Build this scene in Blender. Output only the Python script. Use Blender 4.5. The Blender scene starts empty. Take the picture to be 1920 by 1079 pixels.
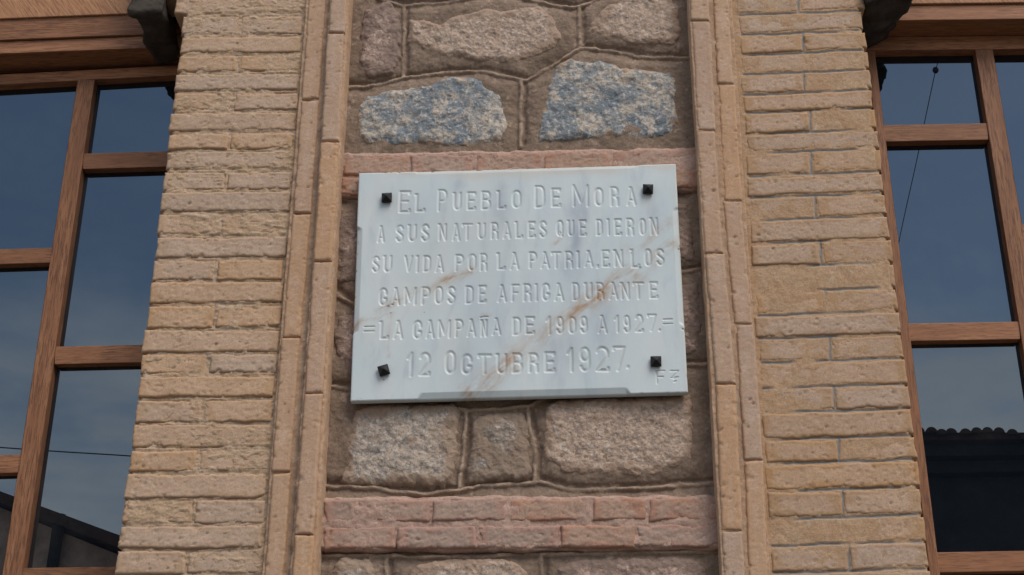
import bpy, bmesh, math, random
import numpy as np
from mathutils import Vector, Matrix

random.seed(7)
R = math.radians
scene = bpy.context.scene
COL = scene.collection

# ------------------------------------------------------------------ camera
# X runs right along the facade, Y into it (pier faces at Y = 0), Z up.
FPX, CX, CY = 2707.0, 960.0, 539.5
_Z = np.array([11.0, 5805.0, -2707.0]); _Z /= np.linalg.norm(_Z)
_X = np.array([1.0, 0.0165, 0.0395]); _X -= _Z * _X.dot(_Z); _X /= np.linalg.norm(_X)
_Y = np.cross(_Z, _X)
ROT = np.array([_X, _Y, _Z])
AXIS = ROT @ np.array([0, 0, -1.0])
TARGET = np.array([0.0, 0.0, 2.87])
CAM = TARGET - AXIS * 3.0
cd = bpy.data.cameras.new('camera'); cam = bpy.data.objects.new('camera', cd); COL.objects.link(cam)
m4 = Matrix([list(ROT[i]) + [CAM[i]] for i in range(3)] + [[0, 0, 0, 1]])
cam.matrix_world = m4
cd.sensor_width = 36.0; cd.lens = 36.0 * FPX / 1920.0
cd.clip_start = 0.05; cd.clip_end = 2000.0
scene.camera = cam

# ------------------------------------------------------------------ light
SUN_EL, SUN_AZ = R(52), R(142)          # azimuth measured from +Y towards +X
w = bpy.data.worlds.new('World'); scene.world = w; w.use_nodes = True
nt = w.node_tree; nt.nodes.clear()
sk = nt.nodes.new('ShaderNodeTexSky'); sk.sky_type = 'NISHITA'; sk.sun_disc = False
sk.sun_elevation = SUN_EL; sk.sun_rotation = SUN_AZ; sk.air_density = 1.2; sk.dust_density = 0.4; sk.ozone_density = 2.2
bg = nt.nodes.new('ShaderNodeBackground'); bg.inputs[1].default_value = 0.085
wo = nt.nodes.new('ShaderNodeOutputWorld')
tc = nt.nodes.new('ShaderNodeTexCoord'); sp_ = nt.nodes.new('ShaderNodeSeparateXYZ'); nt.links.new(tc.outputs['Generated'], sp_.inputs[0])
mp_ = nt.nodes.new('ShaderNodeMapping'); mp_.inputs['Scale'].default_value = (1.5, 1.5, 5.0); nt.links.new(tc.outputs['Generated'], mp_.inputs[0])
cn_ = nt.nodes.new('ShaderNodeTexNoise'); cn_.inputs['Scale'].default_value = 2.2; cn_.inputs['Detail'].default_value = 6; cn_.inputs['Roughness'].default_value = 0.6; nt.links.new(mp_.outputs[0], cn_.inputs['Vector'])
def mr_(src, a, b, lo, hi):
    n = nt.nodes.new('ShaderNodeMapRange'); n.interpolation_type = 'SMOOTHSTEP'; nt.links.new(src, n.inputs[0])
    for i_, v_ in enumerate((a, b, lo, hi)): n.inputs[i_ + 1].default_value = v_
    return n.outputs[0]
low_ = mr_(sp_.outputs[2], 0.44, 0.33, 0.14, 1.0)
cm_ = nt.nodes.new('ShaderNodeMath'); cm_.operation = 'MULTIPLY'; nt.links.new(low_, cm_.inputs[0]); nt.links.new(mr_(cn_.outputs['Fac'], 0.34, 0.62, 0.2, 1.0), cm_.inputs[1])
mx_ = nt.nodes.new('ShaderNodeMix'); mx_.data_type = 'RGBA'; nt.links.new(cm_.outputs[0], mx_.inputs[0]); nt.links.new(sk.outputs[0], mx_.inputs[6]); mx_.inputs[7].default_value = (7.0, 7.4, 8.0, 1)
nt.links.new(mx_.outputs[2], bg.inputs[0]); nt.links.new(bg.outputs[0], wo.inputs[0])
sl = bpy.data.lights.new('sun', 'SUN'); sl.energy = 1.5; sl.angle = R(32); sl.color = (1.0, 0.95, 0.88)
so = bpy.data.objects.new('sun', sl); COL.objects.link(so)
sd = Vector((math.sin(SUN_AZ) * math.cos(SUN_EL), math.cos(SUN_AZ) * math.cos(SUN_EL), math.sin(SUN_EL)))
so.rotation_euler = sd.to_track_quat('Z', 'Y').to_euler(); so.location = (4, -6, 9)
scene.view_settings.view_transform = 'Standard'; scene.view_settings.look = 'None'
scene.view_settings.exposure = 0.92; scene.view_settings.gamma = 1.0

# ------------------------------------------------------------------ measuring helpers
def unp(px, py, y=0.0):
    """point of the vertical plane Y=y seen in the survey photograph at (px, py)"""
    px = np.asarray(px, float); py = np.asarray(py, float)
    d = np.stack([(px - CX), -(py - CY), -np.full_like(px, FPX)], -1) @ ROT.T
    t = (y - CAM[1]) / d[..., 1]
    return CAM[0] + d[..., 0] * t, CAM[2] + d[..., 2] * t

def P(px, py, y=0.0):
    a, b = unp(px, py, y); return (float(a), y, float(b))

# ------------------------------------------------------------------ noise
_rng = np.random.RandomState(3)
_perm = _rng.permutation(4096); _val = _rng.rand(4096) * 2 - 1
def vnoise(x, z):
    xi = np.floor(x).astype(np.int64); zi = np.floor(z).astype(np.int64)
    fx = x - xi; fz = z - zi
    fx = fx * fx * fx * (fx * (fx * 6 - 15) + 10); fz = fz * fz * fz * (fz * (fz * 6 - 15) + 10)
    def h(a, b): return _val[(_perm[a & 4095] + b * 131) & 4095]
    return (h(xi, zi) * (1 - fx) + h(xi + 1, zi) * fx) * (1 - fz) + (h(xi, zi + 1) * (1 - fx) + h(xi + 1, zi + 1) * fx) * fz
def fbm(x, z, f, o=4, seed=0.0, g=0.55):
    s = 0; a = 1.0; t = 0
    for i in range(o):
        s = s + a * vnoise(x * f + seed * 17.3 + i * 31.7, z * f * 1.0 + seed * 9.1 + i * 11.3); t += a; a *= g; f *= 2.03
    return s / t
def sstep(a, b, x):
    t = np.clip((x - a) / (b - a), 0, 1); return t * t * (3 - 2 * t)
def segdist(x, z, pts):
    d = np.full(x.shape, 9.0)
    for (x0, z0), (x1, z1) in zip(pts[:-1], pts[1:]):
        vx, vz = x1 - x0, z1 - z0; L = vx * vx + vz * vz + 1e-12
        t = np.clip(((x - x0) * vx + (z - z0) * vz) / L, 0, 1)
        d = np.minimum(d, np.hypot(x - x0 - t * vx, z - z0 - t * vz))
    return d
def polysd(x, z, pts):
    """signed distance, positive inside"""
    n = len(pts); inside = np.zeros(x.shape, bool)
    for i in range(n):
        x0, z0 = pts[i]; x1, z1 = pts[(i + 1) % n]
        c = ((z0 > z) != (z1 > z)) & (x < (x1 - x0) * (z - z0) / (z1 - z0 + 1e-12) + x0)
        inside ^= c
    d = segdist(x, z, list(pts) + [pts[0]])
    return np.where(inside, d, -d)

# ------------------------------------------------------------------ objects
def thing(name, label, cat, loc, group=None):
    o = bpy.data.objects.new(name, None); COL.objects.link(o); o.location = loc
    o.empty_display_size = 0.1; o['label'] = label; o['category'] = cat
    if group: o['group'] = group
    return o
def link_mesh(name, me, mat, parent=None, centre=None, label=None):
    if centre is not None: me.transform(Matrix.Translation(-Vector(centre)))
    o = bpy.data.objects.new(name, me); COL.objects.link(o)
    if mat: me.materials.append(mat)
    c = Vector(centre) if centre is not None else Vector((0, 0, 0))
    if parent:
        o.parent = parent; pl = Vector(parent.location)
        if parent.parent: pl = pl + Vector(parent.parent.location)
        o.location = c - pl
    else: o.location = c
    if label: o['label'] = label
    return o
def np_mesh(name, V, Q, attrs=None, smooth=True):
    me = bpy.data.meshes.new(name)
    me.vertices.add(len(V)); me.vertices.foreach_set('co', np.ascontiguousarray(V, dtype=np.float32).ravel())
    me.loops.add(Q.size); me.loops.foreach_set('vertex_index', np.ascontiguousarray(Q, dtype=np.int32).ravel())
    me.polygons.add(len(Q)); me.polygons.foreach_set('loop_start', np.arange(0, Q.size, 4, dtype=np.int32))
    me.polygons.foreach_set('use_smooth', np.full(len(Q), smooth))
    me.update(calc_edges=True)
    for k, a in (attrs or {}).items():
        at = me.attributes.new(k, 'FLOAT', 'POINT'); at.data.foreach_set('value', np.ascontiguousarray(a, dtype=np.float32).ravel())
    me.validate()
    return me
def sheet(name, mat, parent, X, Z, Yf, yback, attrs=None, mask=None, label=None):
    """closed relief: grid X,Z (nv,nu) rising upward/rightward with front depth Yf, sides running back to yback"""
    nv, nu = X.shape
    idx = np.arange(nu * nv).reshape(nv, nu)
    Q = np.stack([idx[:-1, :-1], idx[:-1, 1:], idx[1:, 1:], idx[1:, :-1]], -1).reshape(-1, 4)
    V = np.stack([X, Yf, Z], -1).reshape(-1, 3)
    A = {k: np.asarray(v, float).ravel() for k, v in (attrs or {}).items()}
    if mask is not None:
        mk = mask.ravel(); Q = Q[mk[Q].all(1)]
        if len(Q) == 0: return None
        used = np.unique(Q); re = np.full(len(V), -1); re[used] = np.arange(len(used))
        V = V[used]; Q = re[Q]; A = {k: v[used] for k, v in A.items()}
    else:
        bd = np.concatenate([idx[0, :], idx[1:, -1], idx[-1, -2::-1], idx[-2:0:-1, 0]])
        n0 = len(V); B = V[bd].copy(); B[:, 1] = yback
        V = np.vstack([V, B]); k = np.arange(len(bd)); kn = (k + 1) % len(bd)
        Q = np.vstack([Q, np.stack([bd[k], n0 + k, n0 + kn, bd[kn]], -1)])
        A = {kk: np.concatenate([v, v[bd]]) for kk, v in A.items()}
    me = np_mesh(name, V, Q, A)
    return link_mesh(name, me, mat, parent, (V.min(0) + V.max(0)) / 2, label)

def quadgrid(c, y, res, warp=0.0, seed=0.0):
    """c = pixel corners TL, TR, BR, BL on plane y -> X, Z, s, t (metres from left/bottom edges), W, H"""
    w_ = [unp(a, b, y) for a, b in c]
    TL, TR, BR, BL = [np.array([float(p[0]), float(p[1])]) for p in w_]
    W = 0.5 * (np.linalg.norm(TR - TL) + np.linalg.norm(BR - BL)); H = 0.5 * (np.linalg.norm(TL - BL) + np.linalg.norm(TR - BR))
    nu = max(4, int(W / res) + 1); nv = max(4, int(H / res) + 1)
    u, v = np.meshgrid(np.linspace(0, 1, nu), np.linspace(0, 1, nv))
    pos = (BL * (1 - u)[..., None] + BR * u[..., None]) * (1 - v)[..., None] + (TL * (1 - u)[..., None] + TR * u[..., None]) * v[..., None]
    X, Z = pos[..., 0].copy(), pos[..., 1].copy()
    if warp:
        dx = fbm(X, Z, 25, 3, seed) * warp; dz = fbm(X, Z, 22, 3, seed + 5) * warp
        X += dx; Z += dz
    return X, Z, u * W, v * H, W, H

def prism(name, mat, parent, px, yf, yb, bevel=0.0015, label=None):
    """box-like member: pixel quad TL TR BR BL measured on plane yf, running back to yb"""
    bm = bmesh.new()
    F = [bm.verts.new(P(a, b, yf)) for a, b in px]
    B = [bm.verts.new((v.co.x, yb, v.co.z)) for v in F]
    bm.faces.new(F[::-1]); bm.faces.new(B)
    n = len(F)
    for i in range(n): bm.faces.new((F[i], F[(i + 1) % n], B[(i + 1) % n], B[i]))
    bmesh.ops.recalc_face_normals(bm, faces=bm.faces[:])
    if bevel: bmesh.ops.bevel(bm, geom=bm.edges[:], offset=bevel, segments=2, affect='EDGES', profile=0.6)
    me = bpy.data.meshes.new(name); bm.to_mesh(me); bm.free()
    c = sum((v.co for v in me.vertices), Vector()) / len(me.vertices)
    return link_mesh(name, me, mat, parent, c, label)
def box_mesh(name, mat, parent, lo, hi, bevel=0.0, label=None):
    bm = bmesh.new(); bmesh.ops.create_cube(bm, size=1)
    for v in bm.verts: v.co = Vector([(lo[i] + hi[i]) / 2 + v.co[i] * (hi[i] - lo[i]) for i in range(3)])
    if bevel: bmesh.ops.bevel(bm, geom=bm.edges[:], offset=bevel, segments=2, affect='EDGES')
    me = bpy.data.meshes.new(name); bm.to_mesh(me); bm.free()
    return link_mesh(name, me, mat, parent, [(lo[i] + hi[i]) / 2 for i in range(3)], label)

# ------------------------------------------------------------------ materials
class NB:
    def __init__(s, name, rough=0.9, spec=0.25):
        s.m = bpy.data.materials.new(name); s.m.use_nodes = True; s.t = s.m.node_tree; s.t.nodes.clear()
        s.out = s.t.nodes.new('ShaderNodeOutputMaterial'); s.p = s.t.nodes.new('ShaderNodeBsdfPrincipled')
        s.t.links.new(s.p.outputs[0], s.out.inputs[0]); s.p.inputs['Roughness'].default_value = rough
        s.p.inputs['Specular IOR Level'].default_value = spec
        s.pos = s.t.nodes.new('ShaderNodeNewGeometry').outputs['Position']
    def lk(s, a, b):
        if isinstance(a, (int, float)): b.default_value = a
        elif isinstance(a, tuple): b.default_value = (a + (1.0,))[:4] if len(a) == 3 else a
        else: s.t.links.new(a, b)
    def scaled(s, v):
        n = s.t.nodes.new('ShaderNodeVectorMath'); n.operation = 'MULTIPLY'; s.lk(s.pos, n.inputs[0]); n.inputs[1].default_value = v; return n.outputs[0]
    def noise(s, sc, det=4, rough=0.6, vec=None, dist=0.0, w=None):
        n = s.t.nodes.new('ShaderNodeTexNoise'); n.inputs['Scale'].default_value = sc; n.inputs['Detail'].default_value = det
        n.inputs['Roughness'].default_value = rough; n.inputs['Distortion'].default_value = dist
        if w is not None: n.noise_dimensions = '4D'; s.lk(w, n.inputs['W'])
        s.lk(vec if vec is not None else s.pos, n.inputs['Vector']); return n.outputs['Fac']
    def voro(s, sc, feat='F1', rnd=1.0):
        n = s.t.nodes.new('ShaderNodeTexVoronoi'); n.feature = feat; n.inputs['Scale'].default_value = sc; n.inputs['Randomness'].default_value = rnd
        s.lk(s.pos, n.inputs['Vector']); return n
    def ramp(s, f, a, b, lo=0.0, hi=1.0):
        n = s.t.nodes.new('ShaderNodeMapRange'); n.interpolation_type = 'SMOOTHSTEP'
        s.lk(f, n.inputs[0]); n.inputs[1].default_value = a; n.inputs[2].default_value = b; n.inputs[3].default_value = lo; n.inputs[4].default_value = hi
        return n.outputs[0]
    def mix(s, f, a, b, mode='MIX'):
        n = s.t.nodes.new('ShaderNodeMix'); n.data_type = 'RGBA'; n.blend_type = mode
        s.lk(f, n.inputs[0]); s.lk(a, n.inputs[6]); s.lk(b, n.inputs[7]); return n.outputs[2]
    def math(s, op, a, b=0.0, c=0.0):
        n = s.t.nodes.new('ShaderNodeMath'); n.operation = op; s.lk(a, n.inputs[0]); s.lk(b, n.inputs[1]); s.lk(c, n.inputs[2]); return n.outputs[0]
    def attr(s, k):
        n = s.t.nodes.new('ShaderNodeAttribute'); n.attribute_name = k; return n.outputs['Fac']
    def rnd(s): return s.t.nodes.new('ShaderNodeObjectInfo').outputs['Random']
    def hsv(s, col, h=0.5, sat=1.0, v=1.0):
        n = s.t.nodes.new('ShaderNodeHueSaturation'); s.lk(h, n.inputs[0]); s.lk(sat, n.inputs[1]); s.lk(v, n.inputs[2]); s.lk(col, n.inputs[4]); return n.outputs[0]
    def bump(s, hts):
        prev = None
        for h, st, d in hts:
            b = s.t.nodes.new('ShaderNodeBump'); b.inputs['Strength'].default_value = st; b.inputs['Distance'].default_value = d
            s.lk(h, b.inputs['Height'])
            if prev: s.t.links.new(prev, b.inputs['Normal'])
            prev = b.outputs[0]
        s.t.links.new(prev, s.p.inputs['Normal'])
    def col(s, c): s.lk(c, s.p.inputs['Base Color']); return s.m

def brick_mat(name, pale, pale2, stain, dark, smear, vvar=0.16, stain_amt=1.0):
    b = NB(name, 0.92, 0.2); r = b.rnd()
    n1 = b.noise(9, 4, 0.6, w=b.math('MULTIPLY', r, 30.0)); n2 = b.noise(45, 5, 0.65); n3 = b.noise(190, 4, 0.7); n4 = b.noise(22, 5, 0.7)
    c = b.mix(b.ramp(n1, 0.35, 0.65), pale, pale2)
    c = b.mix(b.ramp(n3, 0.3, 0.75, 0, 0.35), c, dark)
    e = b.math('ADD', b.attr('edge'), b.math('MULTIPLY', b.math('SUBTRACT', n4, 0.5), 2.2))
    e = b.math('ADD', e, b.math('MULTIPLY', b.math('SUBTRACT', b.noise(11, 4, 0.65, w=2.0), 0.5), 1.5))
    c = b.mix(b.math('MULTIPLY', b.ramp(e, 0.62, 0.30), stain_amt), c, stain)
    c = b.mix(b.ramp(b.noise(30, 6, 0.75, w=4.0), 0.56, 0.70, 0, 0.75), c, smear)
    c = b.mix(b.ramp(b.noise(1, 6, 0.75, vec=b.scaled((28, 28, 75))), 0.55, 0.72, 0, 0.5), c, stain)
    sp = b.ramp(b.noise(85, 3, 0.6, w=9.0), 0.71, 0.78, 0, 0.85)
    c = b.mix(sp, c, dark)
    c = b.mix(b.ramp(b.noise(320, 3, 0.75, w=5.0), 0.50, 0.68, 0, 0.45), c, dark)
    c = b.mix(b.ramp(b.noise(60, 4, 0.8, w=15.0), 0.62, 0.72, 0, 0.5), c, dark)
    c = b.mix(b.math('MULTIPLY', b.attr('hole'), 0.75), c, tuple(x * .6 for x in dark))
    c = b.hsv(c, 0.5, b.math('MULTIPLY_ADD', r, 0.2, 0.92), b.math('MULTIPLY_ADD', r, vvar, 1 - vvar / 2))
    b.bump([(n2, 0.3, 0.002), (n3, 0.55, 0.0012), (b.noise(400, 2, 0.6), 0.4, 0.0006), (b.ramp(sp, 0, 1, 1, 0), 0.7, 0.002)])
    return b.col(c)

M = {}
M['brick_l'] = brick_mat('beige_brick', (0.498, 0.339, 0.229), (0.447, 0.302, 0.202), (0.390, 0.243, 0.137), (0.215, 0.137, 0.080), (0.531, 0.388, 0.274), 0.07, 0.55)
M['brick_r'] = brick_mat('pale_stained_brick', (0.481, 0.327, 0.221), (0.432, 0.291, 0.193), (0.347, 0.198, 0.092), (0.182, 0.105, 0.057), (0.481, 0.348, 0.241), 0.07, stain_amt=0.6)
M['brick_m'] = brick_mat('moulding_brick', (0.513, 0.348, 0.238), (0.462, 0.300, 0.204), (0.394, 0.242, 0.136), (0.222, 0.134, 0.084), (0.513, 0.376, 0.272), 0.09, 0.45)
M['brick_p'] = brick_mat('pink_brick', (0.398, 0.266, 0.193), (0.364, 0.243, 0.176), (0.390, 0.145, 0.085), (0.169, 0.101, 0.069), (0.407, 0.301, 0.223), 0.05, 0.3)

def mortar_mat(name, a, b_, dark, line=(.22, .225, .21), light=(.45, .36, .27)):
    b = NB(name, 0.95, 0.15)
    n1 = b.noise(14, 5, 0.65); n2 = b.noise(120, 5, 0.75); n3 = b.noise(45, 4, 0.6)
    c = b.mix(b.ramp(n1, 0.35, 0.65), a, b_)
    c = b.mix(b.ramp(n2, 0.35, 0.7, 0, 0.6), c, dark)
    c = b.mix(b.ramp(n3, 0.58, 0.7, 0, 0.6), c, light)
    c = b.mix(b.math('MULTIPLY', b.attr('line'), b.ramp(n3, 0.25, 0.5, 0.45, 1.0)), c, line)
    c = b.mix(b.ramp(b.noise(300, 3, 0.75, w=5.0), 0.48, 0.66, 0, 0.5), c, dark)
    b.bump([(n3, 0.5, 0.003), (n2, 0.8, 0.002), (b.noise(330, 2, 0.7), 0.7, 0.001)])
    return b.col(c)
M['mortar_l'] = mortar_mat('ochre_lime_mortar', (0.432, 0.288, 0.173), (0.498, 0.348, 0.234), (0.282, 0.186, 0.108), light=(0.531, 0.405, 0.289))
M['mortar_r'] = mortar_mat('orange_flush_mortar', (0.407, 0.250, 0.137), (0.465, 0.308, 0.185), (0.274, 0.162, 0.089), (0.224, 0.218, 0.202))
M['mortar_m'] = mortar_mat('moulding_mortar', (0.428, 0.259, 0.152), (0.479, 0.310, 0.195), (0.291, 0.175, 0.102), (0.309, 0.234, 0.170))
M['mortar_c'] = mortar_mat('brown_rough_mortar', (.205, .14, .095), (.28, .195, .135), (.12, .083, .06), (.38, .27, .19), (.44, .31, .22))

def granite(name, lightc, blue, brown, f_blue, f_brown):
    b = NB(name, 0.85, 0.3)
    big = b.noise(13, 4, 0.6); mid = b.noise(95, 3, 0.55); fine = b.noise(230, 3, 0.7); med = b.noise(38, 4, 0.7)
    c = b.mix(b.ramp(big, f_blue - 0.1, f_blue + 0.1, 0, 0.85), blue, lightc)
    c = b.mix(b.ramp(mid, 0.40, 0.56, 0.8, 0.0), c, blue)
    c = b.mix(b.ramp(med, 0.50, 0.62, 0, 0.7), c, lightc)
    c = b.mix(b.ramp(fine, 0.54, 0.68, 0, 0.65), c, (.09, .08, .075))
    c = b.mix(b.ramp(b.noise(110, 2, 0.6, w=3.0), 0.54, 0.64, 0, 0.5), c, (.55, .47, .39))
    c = b.mix(b.ramp(b.math('ADD', b.noise(17, 5, 0.7, w=7.0), b.math('MULTIPLY', b.attr('edge'), -0.24)), f_brown - .22, f_brown - .10, 0, 0.92), c, brown)
    b.bump([(med, 0.6, 0.006), (mid, 0.7, 0.004), (fine, 0.6, 0.0015)])
    return b.col(c)
M['gran_blue'] = granite('blue_grey_granite', (0.479, 0.377, 0.275), (0.155, 0.173, 0.180), (0.334, 0.214, 0.126), 0.54, 0.68)
M['gran_tan'] = granite('tan_granite', (.43, .30, .21), (.26, .185, .135), (.30, .20, .135), 0.30, 0.54)
M['gran_pink'] = granite('pinkish_granite', (.38, .25, .185), (.23, .15, .11), (.20, .135, .10), 0.36, 0.50)
M['gran_grey'] = granite('grey_brown_granite', (.42, .32, .235), (.20, .175, .15), (.29, .20, .135), 0.38, 0.52)

M['gran_brown'] = granite('brown_granite', (.36, .27, .20), (.20, .165, .13), (.225, .155, .105), 0.40, 0.40)

def wood(name, sc, c1, c2, c3, rot=0):
    b = NB(name, 0.6, 0.22)
    if rot:
        mp = b.t.nodes.new('ShaderNodeMapping'); mp.vector_type = 'POINT'; b.lk(b.pos, mp.inputs[0]); mp.inputs['Rotation'].default_value = (0, R(rot), 0); b.pos = mp.outputs[0]
    v = b.scaled(sc)
    n1 = b.noise(1, 4, 0.65, vec=v, dist=0.6); n2 = b.noise(5, 4, 0.7, vec=v); r = b.rnd(); n3 = b.noise(7, 3, 0.5)
    c = b.mix(b.ramp(n1, 0.3, 0.68), c1, c2); c = b.mix(b.ramp(n2, 0.47, 0.60, 0, 0.8), c, c3)
    c = b.mix(b.ramp(n3, 0.35, 0.7, 0, 0.45), c, c2)
    c = b.mix(b.ramp(b.noise(26, 5, 0.75, w=2.0), 0.60, 0.74, 0, 0.5), c, c3)
    c = b.hsv(c, 0.5, 1.0, b.math('MULTIPLY_ADD', r, 0.3, 0.85))
    b.bump([(n1, 0.35, 0.001), (n2, 0.4, 0.0008)])
    return b.col(c)
wc = ((.34, .155, .072), (.23, .098, .045), (.10, .043, .024))
M['wood_v'] = wood('varnished_wood_upright', (85, 85, 5), *wc)
M['wood_h'] = wood('varnished_wood_level', (5, 85, 85), *wc)
M['wood_d'] = wood('varnished_wood_figured', (70, 30, 5), (.52, .265, .13), (.40, .19, .09), (.2, .09, .045), 35)

def glass():
    b = NB('window_glass', 0.0, 0.5); b.p.inputs['Base Color'].default_value = (.004, .006, .009, 1)
    b.p.inputs['IOR'].default_value = 2.1; b.p.inputs['Specular Tint'].default_value = (.82, .93, 1, 1)
    n = b.noise(2.5, 1, 0.5); b.bump([(n, 0.05, 0.004)])
    b.lk(b.mix(b.ramp(b.noise(3, 6, 0.7), 0.5, 0.8), (.004, .006, .009), (.022, .022, .022)), b.p.inputs['Base Color'])
    return b.m
M['glass'] = glass()
def simple(name, c, rough=0.8, metal=0.0, nz=None):
    b = NB(name, rough, 0.3); b.p.inputs['Metallic'].default_value = metal
    if nz:
        n = b.noise(nz, 5, 0.65); b.bump([(n, 0.7, 0.3 / nz)])
        return b.col(b.mix(b.ramp(n, 0.3, 0.7), tuple(x * .7 for x in c), tuple(x * 1.25 for x in c)))
    return b.col(c)
M['iron'] = simple('black_iron', (.022, .02, .019), 0.5, 0.5, 160)
M['corbel'] = simple('dark_brown_render', (.055, .042, .031), 0.95, 0, 40)  # near-black brown base colour for the corbels, mottled by noise
M['putty'] = simple('dark_gasket', (.02, .018, .016), 0.7)
M['ground'] = simple('grey_paving', (.15, .14, .125), 0.9, 0, 3)
M['plaster'] = simple('facade_plaster', (.36, .28, .2), 0.9, 0, 6)
M['cable'] = simple('black_cable', (.05, .05, .05), 0.6)
M['tile'] = simple('clay_roof_tile', (.12, .065, .045), 0.9, 0, 12)
M['shade_wall'] = simple('ochre_render', (.74, .5, .37), 0.9, 0, 4)
M['grey_wall'] = simple('dark_grey_render', (.055, .045, .04), 0.9, 0, 4)
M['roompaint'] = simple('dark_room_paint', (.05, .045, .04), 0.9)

def marble():
    b = NB('veined_white_marble', 0.45, 0.35)
    n1 = b.noise(6, 5, 0.6, vec=b.scaled((1.6, 1, .55)), dist=0.7); n2 = b.noise(16, 5, 0.6, vec=b.scaled((1.8, 1, .5)), dist=0.5); n3 = b.noise(70, 4, 0.6)
    c = b.mix(b.ramp(n1, 0.35, 0.7), (.475, .52, .505), (.535, .56, .53))
    c = b.mix(b.ramp(n2, 0.5, 0.75, 0, 0.55), c, (.365, .395, .415))
    c = b.mix(b.math('MULTIPLY', b.attr('cloud'), b.ramp(n2, 0.25, 0.6, 0.35, 1.0)), c, (.29, .315, .345))
    c = b.mix(b.math('MULTIPLY', b.attr('warm'), 0.6), c, (.50, .42, .32))
    c = b.mix(b.attr('vein'), c, (.35, .225, .13))
    c = b.mix(b.attr('dot'), c, (.10, .045, .03))
    b.bump([(n3, 0.25, 0.0008)])
    return b.col(c)
M['marble'] = marble()

# ------------------------------------------------------------------ ground and plain facade round the surveyed part
def struct(o): o['kind'] = 'structure'; return o
struct(box_mesh('street_ground', M['ground'], None, (-60, -60, -0.2), (60, 0.6, 0.0)))
ZB = unp(960, 1240, 0)[1]; ZT = unp(960, -160, 0)[1]

def brick_piece(mat, parent, c, y, back, seed, res=0.0028, r=0.005, relief=0.0012, warp=0.0025, label=None, tilt=0.0015, chip=0.004, name='brick', pits=1.0, holes=1.0):
    X, Z, s, t, W, H = quadgrid(c, y, res, warp, seed)
    e = np.minimum(np.minimum(s, W - s), np.minimum(t, H - t))
    # rounded corners
    rr = 1 - np.clip(e / r, 0, 1)
    h = -(rr ** 2.4) * r * 0.9
    h += fbm(X, Z * 1.8, 90, 4, seed, .7) * relief + fbm(X, Z, 14, 2, seed + 2) * relief * 0.8
    cn = fbm(X, Z, 60, 4, seed + 8, .7)
    h -= sstep(0.10, 0.45, cn - e * 34) * chip
    pit = fbm(X, Z * 1.6, 130, 2, seed + 3); h -= sstep(0.52, 0.75, pit) * 0.0022 * pits
    hole = np.zeros(X.shape)
    for _ in range(int(random.random() * (2.2 + 16 * W * H / .02) * holes)):
        a_, b_ = random.uniform(.05, .95) * W, random.uniform(.1, .9) * H; ra = random.uniform(.0012, .0036); asp = random.uniform(.5, 1.0)
        dd = np.hypot((s - a_) + fbm(X, Z, 150, 2, seed) * .002, (t - b_) / asp) / ra; hole = np.maximum(hole, np.exp(-dd ** 2.5) * random.uniform(.4, 1))
    h -= hole * .0035
    h += (s / W - .5) * random.uniform(-tilt, tilt) + (t / H - .5) * random.uniform(-tilt, tilt)
    en = np.clip(np.minimum(np.minimum(s, W - s) / 0.035, np.minimum(t, H - t) / 0.016), 0, 1)
    return sheet(name, mat, parent, X, Z, y - h, back, {'edge': en, 'hole': hole}, label=label)

def lin(y, y0, x0, y1, x1): return x0 + (x1 - x0) * (y - y0) / (y1 - y0)

# ------------------------------------------------------------------ brick piers
# ---- left pier
LJ = [-112, -77, -42, -8, 28, 66, 102, 136, 172, 209, 248, 282, 320, 358, 399, 442, 485, 527, 570, 617, 662, 702, 748, 794, 841, 886, 935, 984, 1030, 1079, 1130, 1182, 1234]
lpl = lambda y: lin(y, 30, 344, 1079, 216)
lpr = lambda y: lin(y, 33, 572, 1079, 489)
def sl_l(x, y): return y - 0.006 * (x - 400)
# ---- right pier
RJ = [-132, -93, -54, -15, 22, 60, 97, 134, 172, 206, 246, 282, 325, 366, 409, 452, 497, 544, 588, 632, 677, 725, 771, 821, 867, 918, 971, 1021, 1072, 1123, 1175, 1228]
rpl = lambda y: lin(y, 33, 1381, 1079, 1446)
rpr = lambda y: lin(y, 30, 1617, 1079, 1745)
def sl_r(x, y): return y - (0.043 - 0.014 * y / 1079) * (x - 1545)

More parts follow.
